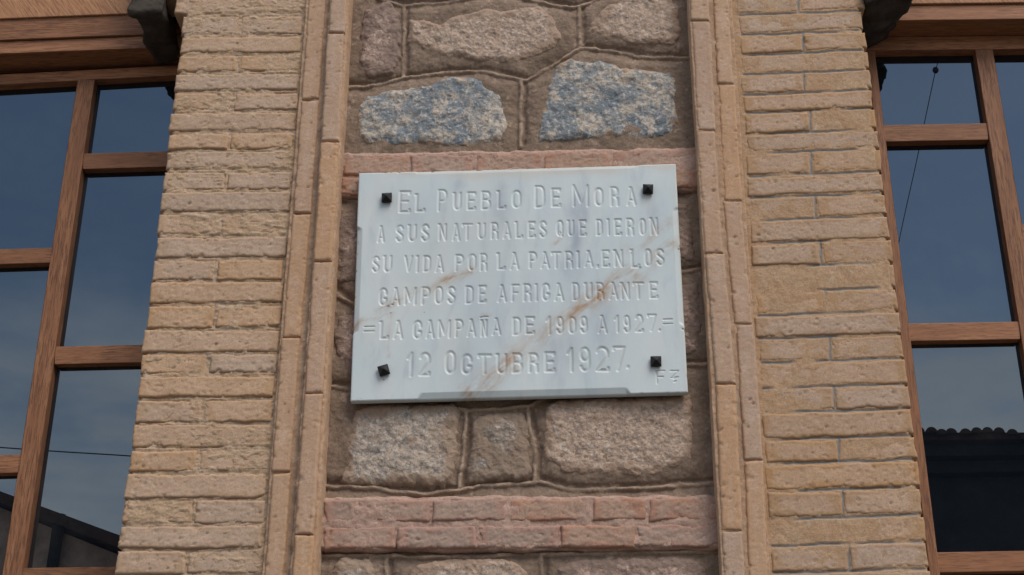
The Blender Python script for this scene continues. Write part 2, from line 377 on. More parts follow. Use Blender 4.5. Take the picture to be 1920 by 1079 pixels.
def pier(name, label, J, fl, fr, slope, mats, first_header, gap, left):
    b0 = P(0.5 * (fl(1240) + fr(1240)), 1240, 0)
    root = thing(name, label, 'brick pier', (b0[0], 0.05, ZB), 'brick piers between the plaque panel and the windows')
    joints = []
    for i in range(len(J) - 1):
        ya, yb = J[i], J[i + 1]; g = gap * (0.8 + 0.5 * random.random())
        ym = 0.5 * (ya + yb); L, Rr = fl(ym), fr(ym); hdr = (i % 2 == first_header)
        L += random.uniform(-2, 2) if left else random.uniform(0, 5)
        Rr += random.uniform(-5, 0) if left else random.uniform(-1.5, 1.5)
        if left and yb <= 28: L -= (28 - ym) * 0.9
        if not left and yb <= 22: Rr += (22 - ym) * 0.3
        xs = [L, Rr]
        if hdr:
            mid = (0.5 * (L + Rr) - 2 if left else 0.5 * (L + Rr) - 2) + random.uniform(-3, 3); xs = [L, mid, Rr]
        for k in range(len(xs) - 1):
            a, b = xs[k] + (gap * .5 if k else 0), xs[k + 1] - (gap * .5 if k + 2 < len(xs) else 0)
            dj = [random.uniform(-1.3, 1.3) for _ in range(4)]
            ua = fl(ya) - fl(ym) if k == 0 else 0.5 * (fl(ya) + fr(ya) - fl(ym) - fr(ym)); ub = fr(ya) - fr(ym) if k + 2 == len(xs) else 0.5 * (fl(ya) + fr(ya) - fl(ym) - fr(ym))
            va, vb = -ua, -ub
            c = [(a + ua, slope(a, ya) + g / 2 + dj[0]), (b + ub, slope(b, ya) + g / 2 + dj[1]), (b + vb, slope(b, yb) - g / 2 + dj[2]), (a + va, slope(a, yb) - g / 2 + dj[3])]
            brick_piece(mats[0], root, c, random.uniform(-.002, .0015), 0.09, random.random() * 90, r=0.003 if left else 0.0026,
                        relief=0.0013 if left else 0.0009, chip=0.004 if left else 0.0025, warp=0.003)
        if hdr: joints.append([unp(xs[1], slope(xs[1], ya), 0), unp(xs[1], slope(xs[1], yb), 0)])
        joints.append([unp(L + 6, slope(L + 6, yb), 0), unp(Rr - 6, slope(Rr - 6, yb), 0)])
    # mortar bed between and over the brick edges
    y0, y1 = J[0], J[-1]; ex = 4
    if left: c = [(fl(y0) + ex, y0), (fr(y0) + 9, y0), (fr(y1) + 10, y1), (fl(y1) + ex, y1)]
    else: c = [(fl(y0) - 13, y0), (fr(y0) - ex, y0), (fr(y1) - ex, y1), (fl(y1) - 14, y1)]
    X, Z, s, t, W, H = quadgrid(c, 0.0, 0.0023)
    d = np.full(X.shape, 9.0)
    for jn in joints:
        (xa, za), (xb, zb) = jn; xa, za, xb, zb = map(float, (xa, za, xb, zb))
        pad = 0.02
        mk = (X > min(xa, xb) - pad) & (X < max(xa, xb) + pad) & (Z > min(za, zb) - pad) & (Z < max(za, zb) + pad)
        wob = fbm(X[mk], Z[mk], 18, 2, 4.4) * 0.0022
        d[mk] = np.minimum(d[mk], segdist(X[mk], Z[mk] + wob, [(xa, za), (xb, zb)]))
    n = fbm(X, Z, 55, 5, 2.0, 0.62); big = fbm(X, Z, 12, 3, 6.0)
    if left:
        st = fbm(X * .35, Z, 130, 4, 7.0, .7); h = -0.0015 + n * 0.0026 + big * 0.0022 + st * 0.0034
        ln = sstep(0.0022, 0.0009, d) * sstep(0.0, 0.25, big + .12); h -= ln * 0.002
        h -= sstep(0.0045, 0.003, d) * 0 + sstep(0.0022, 0.0010, np.abs(d - 0.0036)) * 0.0022 * sstep(-.3, .3, fbm(X, Z, 16, 3, 8.5))
        ln = ln * 0.25
    else:
        h = -0.0008 + n * 0.0016 + big * 0.0013
        brk = sstep(-0.25, 0.05, fbm(X, Z, 9, 2, 12.0))
        ln = sstep(0.0032, 0.0016, d) * brk; h = h * (1 - ln * .6) - ln * 0.003
    e = np.minimum(s, W - s); h -= sstep(0.006, 0, e) * 0.004
    sheet('mortar', mats[1], root, X, Z, -h, 0.09, {'line': ln})
    return root
pier('brick_pier', 'beige brick pier with ragged joints, left of the plaque beside the left window', LJ, lpl, lpr, sl_l, (M['brick_l'], M['mortar_l']), 0, 6.0, True)
pier('brick_pier', 'beige brick pier with orange stains and thin grey joints, right of the plaque', RJ, rpl, rpr, sl_r, (M['brick_r'], M['mortar_r']), 1, 6.0, False)

# ------------------------------------------------------------------ moulded brick strips each side of the panel
def strip_edge(pts): 
    ys, xs = zip(*pts); return lambda y: float(np.interp(y, ys, xs)) if 0 <= y <= 1079 else (xs[0] + (xs[-1] - xs[0]) / (ys[-1] - ys[0]) * y)
YA, YB2, YP = -0.013, -0.028, 0.032
def moulding(name, label, Al, Ar, Bl, Br, ja, jb, left):
    b0 = P(0.5 * (Al(1240) + Br(1240)), 1240, 0)
    root = thing(name, label, 'brick moulding', (b0[0], 0.03, ZB), 'upright brick mouldings framing the stone wall')
    for (fa, fb, J, y) in ((Al, Ar, ja, YA), (Bl, Br, jb, YB2)):
        for a, b in zip(J[:-1], J[1:]):
            g = 2.4; j = lambda: random.uniform(-.8, .8)
            a1, b1 = a + g / 2, b - g / 2; o = random.uniform(-1.5, 1.5)
            # split tall piece in two stacked halves of the grid is not needed: one moulded brick each
            c = [(fa(a1) + o, a1 + j()), (fb(a1) + o, a1 + j()), (fb(b1) + o, b1 + j()), (fa(b1) + o, b1 + j())]
            brick_piece(M['brick_m'], root, c, y + random.uniform(-.0015, .001), 0.06, random.random() * 90, r=0.0035, relief=0.0006, warp=0.0016, chip=0.003, pits=.5)
    # mortar backing stepped under the two strips
    ye = [-130, 1240]
    o0 = (Al if left else (lambda y: Br(y)))
    if left: c = [(Al(ye[0]) - 4, ye[0]), (Br(ye[0]) + 9, ye[0]), (Br(ye[1]) + 12, ye[1]), (Al(ye[1]) - 4, ye[1])]
    else: c = [(Bl(ye[0]) - 4, ye[0]), (Ar(ye[0]) + 5, ye[0]), (Ar(ye[1]) + 5, ye[1]), (Bl(ye[1]) - 5, ye[1])]
    X, Z, s, t, W, H = quadgrid(c, -0.01, 0.0023, 0.0012, 3)
    # boundary between strips in world x as a function of z
    zs = []; xs = []; 
    for y in np.linspace(-130, 1240, 12):
        mx = 0.5 * (Ar(y) + Bl(y)) if left else 0.5 * (Br(y) + Al(y)); p = unp(mx, y, -0.02); zs.append(float(p[1])); xs.append(float(p[0]))
    o = np.argsort(zs); bx = np.interp(Z, np.array(zs)[o], np.array(xs)[o])
    sgn = (X - bx) * (1 if left else -1)
    n = fbm(X, Z, 60, 4, 21.0); big = fbm(X, Z, 10, 3, 22.0)
    if left:
        step = sstep(0.002, 0.006, sgn + n * 0.003)
        h = 0.007 + n * 0.003 + big * 0.003 + step * 0.0135
        e = W - s; ins = sstep(0.0, 0.004, e); h = h * ins + (1 - ins) * 0.012
        ln = sstep(0.006, 0.002, np.abs(sgn + 0.001)) * 0.5
    else:
        step = sstep(0.003, 0.007, sgn + n * 0.002)
        h = 0.010 + n * 0.002 + big * 0.0015 + step * 0.014
        ln = sstep(0.004, 0.002, np.abs(sgn - .002)) * 0.7
    sheet('mortar', M['mortar_m'], root, X, Z, -h, 0.06, {'line': ln})
    return root
Al = strip_edge([(0, 578), (360, 552), (720, 522), (1079, 495)]); Ar = strip_edge([(0, 610), (360, 586), (720, 556), (1079, 530)])
Bl = strip_edge([(0, 618), (360, 597), (720, 573), (1079, 547)]); Br = strip_edge([(0, 648), (360, 632), (720, 606), (1079, 583)])
moulding('brick_moulding', 'stepped upright brick moulding left of the plaque, between pier and stone wall', Al, Ar, Bl, Br,
         [-215, -20, 187, 400, 633, 885, 1150], [-140, 62, 265, 490, 737, 1003, 1260], True)
Bl2 = strip_edge([(0, 1294), (360, 1313), (720, 1341), (1079, 1357)]); Br2 = strip_edge([(0, 1329), (360, 1346), (720, 1379), (1079, 1395)])
Al2 = strip_edge([(0, 1338), (360, 1355), (720, 1390), (1079, 1403)]); Ar2 = strip_edge([(0, 1367), (360, 1389), (720, 1425), (1079, 1439)])
moulding('brick_moulding', 'stepped upright brick moulding right of the plaque, between stone wall and pier', Al2, Ar2, Bl2, Br2,
         [-245, -45, 158, 377, 608, 863, 1130], [-160, 38, 245, 475, 720, 995, 1255], False)

# ------------------------------------------------------------------ stone panel
pb = P(975, 1240, YP)
panel = thing('stone_wall', 'rough granite and brown mortar wall with pink brick bands, behind the marble plaque', 'stone wall', (pb[0], 0.06, ZB))
def W2(pts, y=YP): return [tuple(map(float, unp(a, b, y))) for a, b in pts]
JOINTS = [
    [(660, -60), (713, 0), (753, 13), (813, 8), (880, 0), (940, -14), (997, 0), (1027, 10), (1077, 15), (1117, 0), (1170, -22), (1300, -30)],
    [(757, 13), (757, 80), (756, 147)], [(1085, 15), (1086, 60), (1085, 92)],
    [(640, 166), (690, 163), (757, 147), (830, 138), (900, 134), (950, 146), (985, 154), (1040, 122), (1085, 92), (1140, 95), (1200, 107), (1310, 111)],
    [(977, 156), (975, 275)], [(940, -14), (950, -120)],
    [(620, 376), (700, 378)], [(620, 545), (655, 570), (690, 582)], [(610, 726), (700, 735)], [(1230, 360), (1330, 358)], [(1240, 516), (1290, 510), (1340, 500)], [(1240, 690), (1340, 685)],
    [(740, 735), (800, 754), (840, 764), (878, 770), (935, 768), (990, 763), (1010, 754), (1060, 735)],
    [(875, 770), (872, 830), (860, 915)], [(990, 763), (993, 800), (1004, 850), (1003, 907)],
    [(600, 912), (700, 916), (800, 926), (860, 922), (900, 913), (980, 907), (1010, 906), (1060, 916), (1110, 921), (1200, 915), (1350, 905)],
    [(590, 1043), (725, 1043), (860, 1044), (1015, 1040), (1160, 1036), (1370, 1034)],
    [(725, 1043), (722, 1180)], [(1015, 1040), (1018, 1200)], [(580, 1195), (1390, 1190)],
]
STONES = [  # material, outline in survey pixels, label
    ('gran_pink', [(690, 25), (730, 5), (748, 30), (746, 110), (735, 138), (695, 145), (678, 120), (682, 60)], 'small pinkish stone'),
    ('gran_tan', [(770, 42), (800, 45), (828, 50), (850, 38), (900, 24), (960, 22), (1012, 20), (1040, 42), (1052, 72), (1040, 92), (1000, 112), (960, 122), (920, 116), (880, 112), (835, 108), (790, 92), (768, 80)], 'long oval tan stone'),
    ('gran_tan', [(1118, 36), (1140, 15), (1180, -4), (1250, -8), (1268, 20), (1275, 60), (1262, 84), (1200, 86), (1160, 78), (1125, 76), (1105, 62)], None),
    ('gran_blue', [(672, 240), (676, 205), (690, 185), (720, 176), (790, 168), (840, 152), (880, 150), (905, 155), (915, 172), (938, 184), (945, 215), (950, 245), (938, 268), (880, 274), (790, 270), (720, 276), (688, 272), (676, 262)], 'blue grey stone above the left half of the plaque'),
    ('gran_blue', [(1030, 165), (1046, 128), (1070, 114), (1090, 122), (1130, 120), (1180, 134), (1240, 140), (1262, 150), (1266, 195), (1270, 230), (1258, 256), (1200, 264), (1140, 256), (1080, 262), (1040, 266), (1014, 266), (1014, 235), (1024, 195)], 'blue grey stone above the right half of the plaque'),
    ('gran_pink', [(640, 600), (680, 592), (700, 640), (690, 700), (645, 706), (632, 660)], None),
    ('gran_pink', [(634, 410), (700, 400), (700, 520), (640, 530)], None),
    ('gran_pink', [(1262, 535), (1305, 535), (1310, 665), (1262, 668)], None),
    ('gran_pink', [(1250, 385), (1290, 385), (1296, 490), (1250, 492)], None),
    ('gran_grey', [(658, 815), (672, 780), (700, 762), (850, 762), (862, 772), (856, 840), (846, 892), (826, 908), (760, 906), (700, 912), (648, 904), (654, 870)], 'large speckled stone under the plaque'),
    ('gran_brown', [(888, 840), (888, 800), (900, 782), (940, 776), (980, 776), (986, 800), (988, 850), (994, 884), (985, 898), (930, 900), (882, 904), (880, 880)], 'small dark stone'),
    ('gran_tan', [(1018, 800), (1024, 766), (1050, 752), (1290, 748), (1296, 800), (1294, 862), (1262, 880), (1200, 892), (1120, 892), (1060, 886), (1024, 868)], 'largest tan stone'),
    ('gran_grey', [(625, 1062), (640, 1050), (690, 1054), (700, 1090), (696, 1150), (630, 1150)], None),
    ('gran_tan', [(785, 1064), (850, 1052), (960, 1056), (990, 1075), (990, 1150), (760, 1160), (765, 1085)], None),
    ('gran_pink', [(1045, 1068), (1100, 1052), (1280, 1048), (1320, 1066), (1325, 1150), (1050, 1160)], None),
    ('gran_tan', [(680, -110), (880, -112), (870, -30), (800, -20), (720, -35)], None),
    ('gran_grey', [(990, -100), (1150, -112), (1180, -50), (1100, -30), (1020, -28)], None),
]
jw = [W2(j) for j in JOINTS]
BANDS_TOP = [(600, 286), (960, 280), (1345, 262)]
def jdist(X, Z):
    d = np.full(X.shape, 9.0)
    for j in jw:
        a = np.array(j); pad = 0.07
        mk = (X > a[:, 0].min() - pad) & (X < a[:, 0].max() + pad) & (Z > a[:, 1].min() - pad) & (Z < a[:, 1].max() + pad)
        if mk.any(): d[mk] = np.minimum(d[mk], segdist(X[mk], Z[mk], j))
    return d
def panel_height(X, Z):
    wx = fbm(X, Z, 20, 4, 31, .7) * 0.0055; wz = fbm(X, Z, 20, 4, 32, .7) * 0.0055
    d = jdist(X + wx, Z + wz)
    bulge = sstep(0.002, 0.03, d) * 0.0075
    n = fbm(X, Z, 50, 5, 33, 0.62) * 0.0032 + fbm(X, Z, 11, 3, 34) * 0.004
    # tooled joint: bead with a furrow under / right of it
    dsh = jdist(X + wx - 0.0085, Z + wz - 0.0070)
    bead = sstep(0.0062, 0.0022, d); furrow = sstep(0.0075, 0.002, dsh)
    brk = sstep(-0.5, 0.3, fbm(X, Z, 16, 4, 35)); bead = bead * (.55 + .45 * sstep(-.4, .2, fbm(X, Z, 40, 3, 36)))
    h = bulge + n * (1 - bead * .7) + bead * 0.0072 * (.45 + .55 * brk) - furrow * 0.0035 * (1 - bead)
    return h, bead * brk
c = [(Br(-130) - 6, -130), (Bl2(-130) + 6, -130), (Bl2(1240) + 6, 1240), (Br(1240) - 6, 1240)]
X, Z, s, t, Wp, Hp = quadgrid(c, YP, 0.0022)
h, bead = panel_height(X, Z)
sheet('mortar', M['mortar_c'], panel, X, Z, YP - h, 0.09, {'line': bead})
for k, (mt, pts, lab) in enumerate(STONES):
    pw = W2(pts); a = np.array(pw); mg = 0.014
    xs = np.arange(a[:, 0].min() - mg, a[:, 0].max() + mg, 0.0022); zs = np.arange(a[:, 1].min() - mg, a[:, 1].max() + mg, 0.0022)
    X, Z = np.meshgrid(xs, zs)
    sdv = polysd(X, Z, pw) + .002 + fbm(X, Z, 20, 2, 40 + k) * 0.006 + fbm(X, Z, 75, 3, 41 + k) * .0045
    hm, _ = panel_height(X, Z)
    face = fbm(X, Z, 60, 5, 60 + k, 0.72) * 0.0034 + fbm(X, Z, 26, 2, 70 + k) * 0.003 - np.abs(fbm(X, Z, 34, 3, 75 + k)) * 0.003 + .0012
    hh = 0.0070 + face + sstep(-0.004, 0.014, sdv) * 0.0050 - sstep(0.002, -0.007, sdv) * 0.014
    sheet('stone', M[mt], panel, X, Z, YP - hh, 0.09, {'edge': np.clip(sdv / 0.03, 0, 1)}, mask=sdv > -0.009, label=lab)

# pink brick bands
def band(rows, proud):
    for (ya, yb, slp, xs) in rows:
        for a, b in zip(xs[:-1], xs[1:]):
            a1, b1 = a + 2.2, b - 2.2; f = lambda x, y: y - slp * (x - 960) + random.uniform(-.9, .9)
            c = [(a1, f(a1, ya)), (b1, f(b1, ya)), (b1, f(b1, yb)), (a1, f(a1, yb))]
            y = YP - proud + random.uniform(-.002, .002)
            brick_piece(M['brick_p'], panel, c, y, 0.08, random.random() * 90, r=0.005, relief=0.0022, warp=0.004, chip=0.004)
band([(287, 322, 0.022, [642, 770, 890, 1017, 1145, 1309]), (325, 357, 0.022, [636, 705, 830, 955, 1080, 1205, 1318])], 0.020)
band([(935, 977, 0.006, [606, 668, 807, 953, 1110, 1215, 1352]), (985, 1028, 0.006, [603, 743, 895, 1050, 1193, 1352])], 0.021)
for rng, pr in (((281, 361), 0.0170), ((930, 1031), 0.0180)):
    ex = lambda y: Br(y) - 2
    ex2 = lambda y: Bl2(y) + 2
    sl_ = 0.022 if rng[0] < 500 else 0.006
    c = [(ex(rng[0]), rng[0] + sl_ * 330), (ex2(rng[0]), rng[0] - sl_ * 360), (ex2(rng[1]), rng[1] - sl_ * 360), (ex(rng[1]), rng[1] + sl_ * 330)]
    X, Z, s, t, W_, H_ = quadgrid(c, YP - pr, 0.0022, 0.005, 81)
    e = np.minimum(t, H_ - t)
    h = fbm(X, Z, 45, 5, 82, .62) * 0.0042 + fbm(X, Z, 12, 2, 83) * 0.004 - sstep(0.008, 0, e + fbm(X, Z, 30, 3, 84) * .004) * 0.006
    sheet('band_mortar', None, panel, X, Z, YP - pr - h, 0.08, {'line': np.zeros(X.shape)}).data.materials.append(
        M.setdefault('mortar_p', mortar_mat('pinkish_mortar', (.44, .28, .21), (.43, .29, .215), (.25, .155, .11), light=(.48, .35, .26))))

# ------------------------------------------------------------------ marble plaque
YQ = -0.006
qb = P(973, 745, YQ)
plaque = thing('marble_plaque', 'white veined marble plaque with engraved capitals and four iron studs on the wall', 'memorial plaque', (qb[0], 0.014, qb[2]))
QC = [(673, 325), (1267, 307.5), (1290, 736), (657, 752.5)]
X, Z, s, t, QW, QH = quadgrid(QC, YQ, 0.00088)
h = fbm(X, Z, 5, 2, 90) * 0.0006
# stopped chamfers along the four edges
def chamfer(d, along, a, b, wd, dp):
    end = np.minimum(along - a, b - along)
    return dp * sstep(0, 1, np.clip((wd - d) / wd, 0, 1) ** 1.0 * 1.0) * sstep(-0.004, 0.008, end - d * .6) if False else dp * np.clip((wd - d) / wd, 0, 1) * sstep(-0.002, 0.006, end - d * 0.5)
h -= chamfer(t, s, 0.135, 0.565, 0.014, 0.0055)
h -= chamfer(QH - t, s, 0.12, 0.60, 0.008, 0.002)
h -= chamfer(s, t, 0.145, 0.395, 0.012, 0.006)
h -= chamfer(QW - s, t, 0.145, 0.42, 0.012, 0.004)
e = np.minimum(np.minimum(s, QW - s), np.minimum(t, QH - t)); h -= sstep(0.0022, 0, e) * 0.0012
h -= sstep(0.3, 0.6, fbm(X, Z, 60, 3, 91) - e * 60) * 0.003

# --- lettering: a condensed chisel alphabet drawn as strokes in a unit box
def arc(cx, cy, rx, ry, a0, a1, n=7): return [(cx + rx * math.cos(R(a0 + (a1 - a0) * i / n)), cy + ry * math.sin(R(a0 + (a1 - a0) * i / n))) for i in range(n + 1)]
O_ = arc(.5, .72, .5, .28, 0, 180) + arc(.5, .28, .5, .28, 180, 360) + [(1, .72)]
SERIF_TOP = [(-.1, 1), (.05, .97)]
G = {
    'A': [[(0, 0), (.5, 1), (1, 0)], [(.2, .28), (.8, .28)], [(.38, 1.0), (.5, .98)]],
    'B': [[(0, 0), (0, 1), (.6, 1)] + arc(.6, .77, .36, .23, 90, -90)[1:] + [(0, .54)], [(.6, .54)] + arc(.6, .27, .4, .27, 90, -90) + [(0, 0)]],
    'C': [arc(.5, .72, .5, .28, -10, 180)[0:] + arc(.5, .28, .5, .28, 180, 350) + [(1, .36), (.72, .38)]],
    'D': [[(0, 0), (0, 1), (.5, 1)] + arc(.5, .75, .5, .25, 90, 0)[1:] + arc(.5, .25, .5, .25, 0, -90) + [(0, 0)]],
    'E': [[(1, 1), (0, 1), (0, 0), (1, 0)], [(0, .52), (.78, .52)], [(1, 1), (.97, .9)], [(1, 0), (1.0, .1)]],
    'F': [[(1, 1), (0, 1), (0, 0)], [(0, .52), (.78, .52)]],
    'I': [[(.5, 0), (.5, 1)], [(.1, 1), (.5, .97)]],
    'L': [[(0, 1), (0, 0), (1, 0)], [(1, 0), (1, .1)], [(-.18, 1), (0, .97)]],
    'M': [[(0, 0), (0, 1), (.5, .18), (1, 1), (1, 0)]],
    'N': [[(0, 0), (0, 1), (1, 0), (1, 1)], [(-.15, 1), (0, .98)]],
    'O': [O_], 'Q': [O_, [(.6, .18), (.95, -.04)]], '0': [O_],
    'P': [[(0, 0), (0, 1), (.55, 1)] + arc(.55, .74, .45, .26, 90, -90)[1:] + [(0, .48)]],
    'R': [[(0, 0), (0, 1), (.55, 1)] + arc(.55, .76, .42, .24, 90, -90)[1:] + [(0, .52)], [(.55, .52), (.92, .38), (.97, 0)]],
    'S': [arc(.5, .75, .48, .25, 15, 180) + [(.05, .66), (.95, .36)] + arc(.5, .25, .48, .25, 0, -165)],
    'T': [[(0, 1), (1, 1)], [(.5, 1), (.5, 0)], [(0, 1), (.02, .9)]],
    'U': [[(0, 1), (0, .28)] + arc(.5, .28, .5, .28, 180, 360) + [(1, 1)], [(-.15, 1), (0, .98)]],
    'V': [[(0, 1), (.5, 0), (1, 1)]],
    '1': [[(-.1, .78), (.7, 1), (.7, 0)]],
    '2': [arc(.5, .74, .48, .26, 165, 0) + [(.96, .6), (0, 0), (1, 0)], [(1, 0), (1, .1)]],
    '7': [[(0, .9), (0, 1), (1, 1), (.35, 0)]],
    '9': [arc(.5, .72, .45, .28, 0, 360, 12), [(.95, .72), (.97, .3)] + arc(.5, .25, .46, .25, 0, -165)],
    '.': [[(.4, .02), (.6, .06)]], ',': [[(.5, .05), (.55, .0), (.4, -.08)]],
    '=': [[(0, .68), (1, .70)], [(0, .40), (1, .42)]], '~': [[(0, 1.2), (.4, 1.25), (1, 1.25)]],
    'z': [[(0, 1), (1, 1), (.8, .85)], [(.05, .42), (.95, .5), (.4, .35)], [(.4, .12), (.62, .18)], [(.85, .88), (.3, .5)]],
}
# (glyph, left x, right x, top y, bottom y) as measured
ROWS = [
    [('E',747,769,358.6,399),('L',779,797,364,397.6),('P',820,838,356,397),('U',850,865,361.5,394.5),('E',875,892,360.5,394),('B',902,920,359,393.5),('L',933,949,358,392),('O',960,977,357.5,390.6),
     ('D',1003,1022,349,390),('E',1034,1052,353.7,388.5),('M',1074,1104,347,388),('O',1115,1131,353,386.5),('R',1145,1161,351,387),('A',1175,1193,351,386)],
    [('A',707,721,424,455),('S',741,756,422.6,454),('U',765,780,422,453),('S',789,804,421,453),('N',822,837,420,452),('A',848,863,420,452),('T',866,886,420,451),('U',896,910,419,449),('R',920,934,418,449),
     ('A',943,958,417,448),('L',967,981,416,447),('E',990,1004,416,446),('S',1011,1025,415,446),('Q',1043,1056,414,443),('U',1065,1077,413.5,443),('E',1086,1100,413,443),('D',1118,1130,412,442),('I',1138,1145,411,442),
     ('E',1152,1166,411,441.5),('R',1175,1189,410,442),('O',1199,1211,410.5,441),('N',1220,1234,409,441)],
    [('S',697,711,481,511),('U',719,734,480,511),('V',757,773,480,510),('I',779,786,480,511),('D',793,807,480,510),('A',816,832,479,511),('P',853,869,478,509),('O',878,893,477,508),('R',900,914,476,508.5),
     ('L',933,948,475,506),('A',956,973,474,506),('P',992,1007,473,504),('A',1014,1031,473,504),('T',1033,1052,473,504),('R',1060,1075,472,504),('I',1081,1088,471.5,503),('A',1096,1113,470.6,501.5),(',',1117,1124,471,501),
     ('E',1129,1144,469.5,501),('N',1152,1168,469,501),('L',1184,1200,468,502),('O',1209,1222,467.5,499),('S',1231,1246,467,498)],
    [('C',710,725,541,573),('A',734,750,540,573),('M',758,780,540,572),('P',790,806,539,572),('O',815,830,538,570.5),('S',838,853,538,570),('D',872,887,537,570),('E',897,912,536,568),('A',933,950,535,567),('F',959,974,534,566),
     ('R',981,996,533,565.5),('I',1003,1010,533,565),('C',1016,1031,532,564.5),('A',1039,1057,532,564.5),('D',1073,1086,531,564),('U',1097,1111,531,562),('R',1118,1133,530.5,562),('A',1142,1159,530,562),('N',1165,1181,530,562),
     ('T',1187,1208,530,561),('E',1218,1234,529,560)],
    [('=',681,702,603,635),('L',712,728,603,636),('A',737,755,602,636),('C',774,790,602,635.6),('A',798,814,601,635),('M',821,844,601,634),('P',853,868,600,633),('A',875,892,599,632),('N',901,913,600,632),('~',899,915,601,632),('A',922,939,597,629),
     ('D',961,976,596,629),('E',985,1003,594.5,627),('1',1024,1034,594,628),('9',1043,1057,594.5,626),('0',1066,1080,595,626),('9',1088,1102,594,625),('A',1121,1139,592,625.6),('1',1153,1162,592,624),('9',1169,1182,592,624),
     ('2',1192,1207,590.5,623),('7',1214,1232,590,621.6),('.',1234,1240,590,622),('=',1243,1262,589,621)],
    [('1',763,775,662,707),('2',785,806,662,705),('O',834,853,659,701),('C',865,885,665,702),('T',895,921,665,702),('U',931,950,664,701),('B',960,980,663,700),('R',991,1010,663,699),('E',1021,1041,661,698),
     ('1',1064,1077,653,698),('9',1086,1107,652,697),('2',1118,1143,651,696.5),('7',1150,1174,650.5,696),('.',1174,1181,650,692)],
    [('F',1231,1248,695,720),('z',1257,1274,695,720)],
]
Xf, Zf = X.ravel(), Z.ravel(); cut = np.zeros(Xf.shape)
for ri, row in enumerate(ROWS):
    for (g, x0, x1, yt, ybm) in row:
        wpx = {0: 4.9, 5: 5.4, 6: 3.0}.get(ri, 4.5); 
        if g in '=~': wpx = 2.8
        half = wpx / 900.0 * 0.72 * (1 + random.uniform(-.06, .06))
        ins = wpx * 0.42; jx = random.uniform(-.4, .4)
        polys = []
        for st in G[g]:
            pts = []
            for (u, v) in st:
                yy = (ybm - ins * .7) + ((yt + ins * .7) - (ybm - ins * .7)) * v
                xx = (x0 + ins) + (x1 - ins - x0 - ins) * u + jx
                xx += (971 - xx) / (yy + 5265) * (ybm - yy) * -1 * -1     # lean to the vertical's vanishing point
                pts.append(tuple(map(float, unp(xx, yy, YQ))))
            polys.append(pts)
        al = np.array([p for st in polys for p in st]); pad = half * 2
        mk = np.nonzero((Xf > al[:, 0].min() - pad) & (Xf < al[:, 0].max() + pad) & (Zf > al[:, 1].min() - pad) & (Zf < al[:, 1].max() + pad))[0]
        d = np.full(len(mk), 9.0)
        for st in polys: d = np.minimum(d, segdist(Xf[mk], Zf[mk], st))
        dep = 0.0019 if ri != 6 else 0.0018
        prof = dep * np.clip(1 - d / half, 0, 1) ** 0.8
        cut[mk] = np.maximum(cut[mk], prof)
cut = cut.reshape(X.shape)
cut *= 1 + 0.25 * fbm(X, Z, 45, 2, 95)
h -= cut
# --- veins, stains
veins = [([(1258, 417), (1235, 436), (1205, 458), (1180, 470)], 3.5, .7), ([(1270, 453), (1248, 462), (1224, 485), (1201, 502), (1173, 517), (1145, 528), (1116, 561)], 4, .8),
         ([(1240, 470), (1190, 515), (1149, 545), (1116, 561), (1085, 579), (1067, 594), (1033, 626), (1000, 641), (975, 661), (951, 686), (918, 705), (907, 719), (880, 745)], 6, .75),
         ([(975, 661), (940, 700), (925, 725), (900, 742)], 4, .6), ([(664, 617), (678, 601), (707, 593), (733, 587)], 2.2, .7), ([(707, 581), (727, 573), (751, 559), (780, 549), (836, 526), (885, 508)], 3.2, .75),
         ([(1040, 458), (1046, 446)], 2.5, .6), ([(733, 590), (730, 640), (728, 665)], 1.6, .5), ([(1110, 545), (1150, 520), (1180, 495)], 3, .5), ([(904, 592), (918, 589)], 1.2, .8)]
vn = np.zeros(X.shape); wx = fbm(X, Z, 30, 4, 96) * 0.006; wz = fbm(X, Z, 30, 4, 97) * 0.006; br = 0.5 + 0.8 * fbm(X, Z, 40, 4, 98, .7); br2 = np.clip(.75 + 1.0 * fbm(X, Z, 14, 3, 99), 0, 1)
streak = fbm(X * .7 + Z * .7, (Z - X) * 5, 18, 4, 100, .7)
for pts, wv, am in veins:
    pw = W2(pts, YQ); d = segdist(X + wx, Z + wz, pw) / (wv / 900)
    vn = np.maximum(vn, am * 1.3 * (0.9 * np.exp(-d * d * 0.09) * np.clip(br + streak * .8, 0, 1) + 0.35 * np.exp(-d * d * 5)) * br2)
dots = np.zeros(X.shape)
for (a, b, r_) in ((728, 574, 3.2), (736, 570, 2.6), (733, 587, 1.6), (1201, 502, 2.6), (1126, 562, 2.4), (795, 586, 1.1), (1184, 474, 1.5), (720, 712, 1.6)):
    x_, z_ = map(float, unp(a, b, YQ)); d = np.hypot(X + wx * .3 - x_, (Z + wz * .3 - z_) * 1.3) / (r_ / 900); dots = np.maximum(dots, .85 * np.exp(-d * d))
cl = np.zeros(X.shape)
for (a, b, rx, ry, am) in ((935, 385, 12, 38, .8), (1090, 395, 18, 25, .9), (1078, 450, 12, 35, .9), (862, 345, 10, 14, .4), (1075, 500, 20, 40, .5), (1130, 600, 30, 60, .4), (870, 680, 25, 40, .4), (1060, 660, 40, 30, .4), (770, 395, 30, 30, .25),
                           (1225, 400, 12, 25, .4), (900, 560, 40, 60, .25), (705, 700, 10, 30, .2), (985, 560, 20, 40, .3)):
    x_, z_ = map(float, unp(a, b, YQ)); d = np.hypot((X + wx * 2 - x_) / (rx / 900), (Z + wz * 2 - z_) / (ry / 810)); cl = np.maximum(cl, am * np.exp(-d * d * .7))
warm = np.zeros(X.shape)
warm = np.maximum(warm, .75 * sstep(0.028, 0.004, (QH - t) + fbm(X, Z, 14, 3, 101) * .02) * sstep(0.0, 0.12, s) )
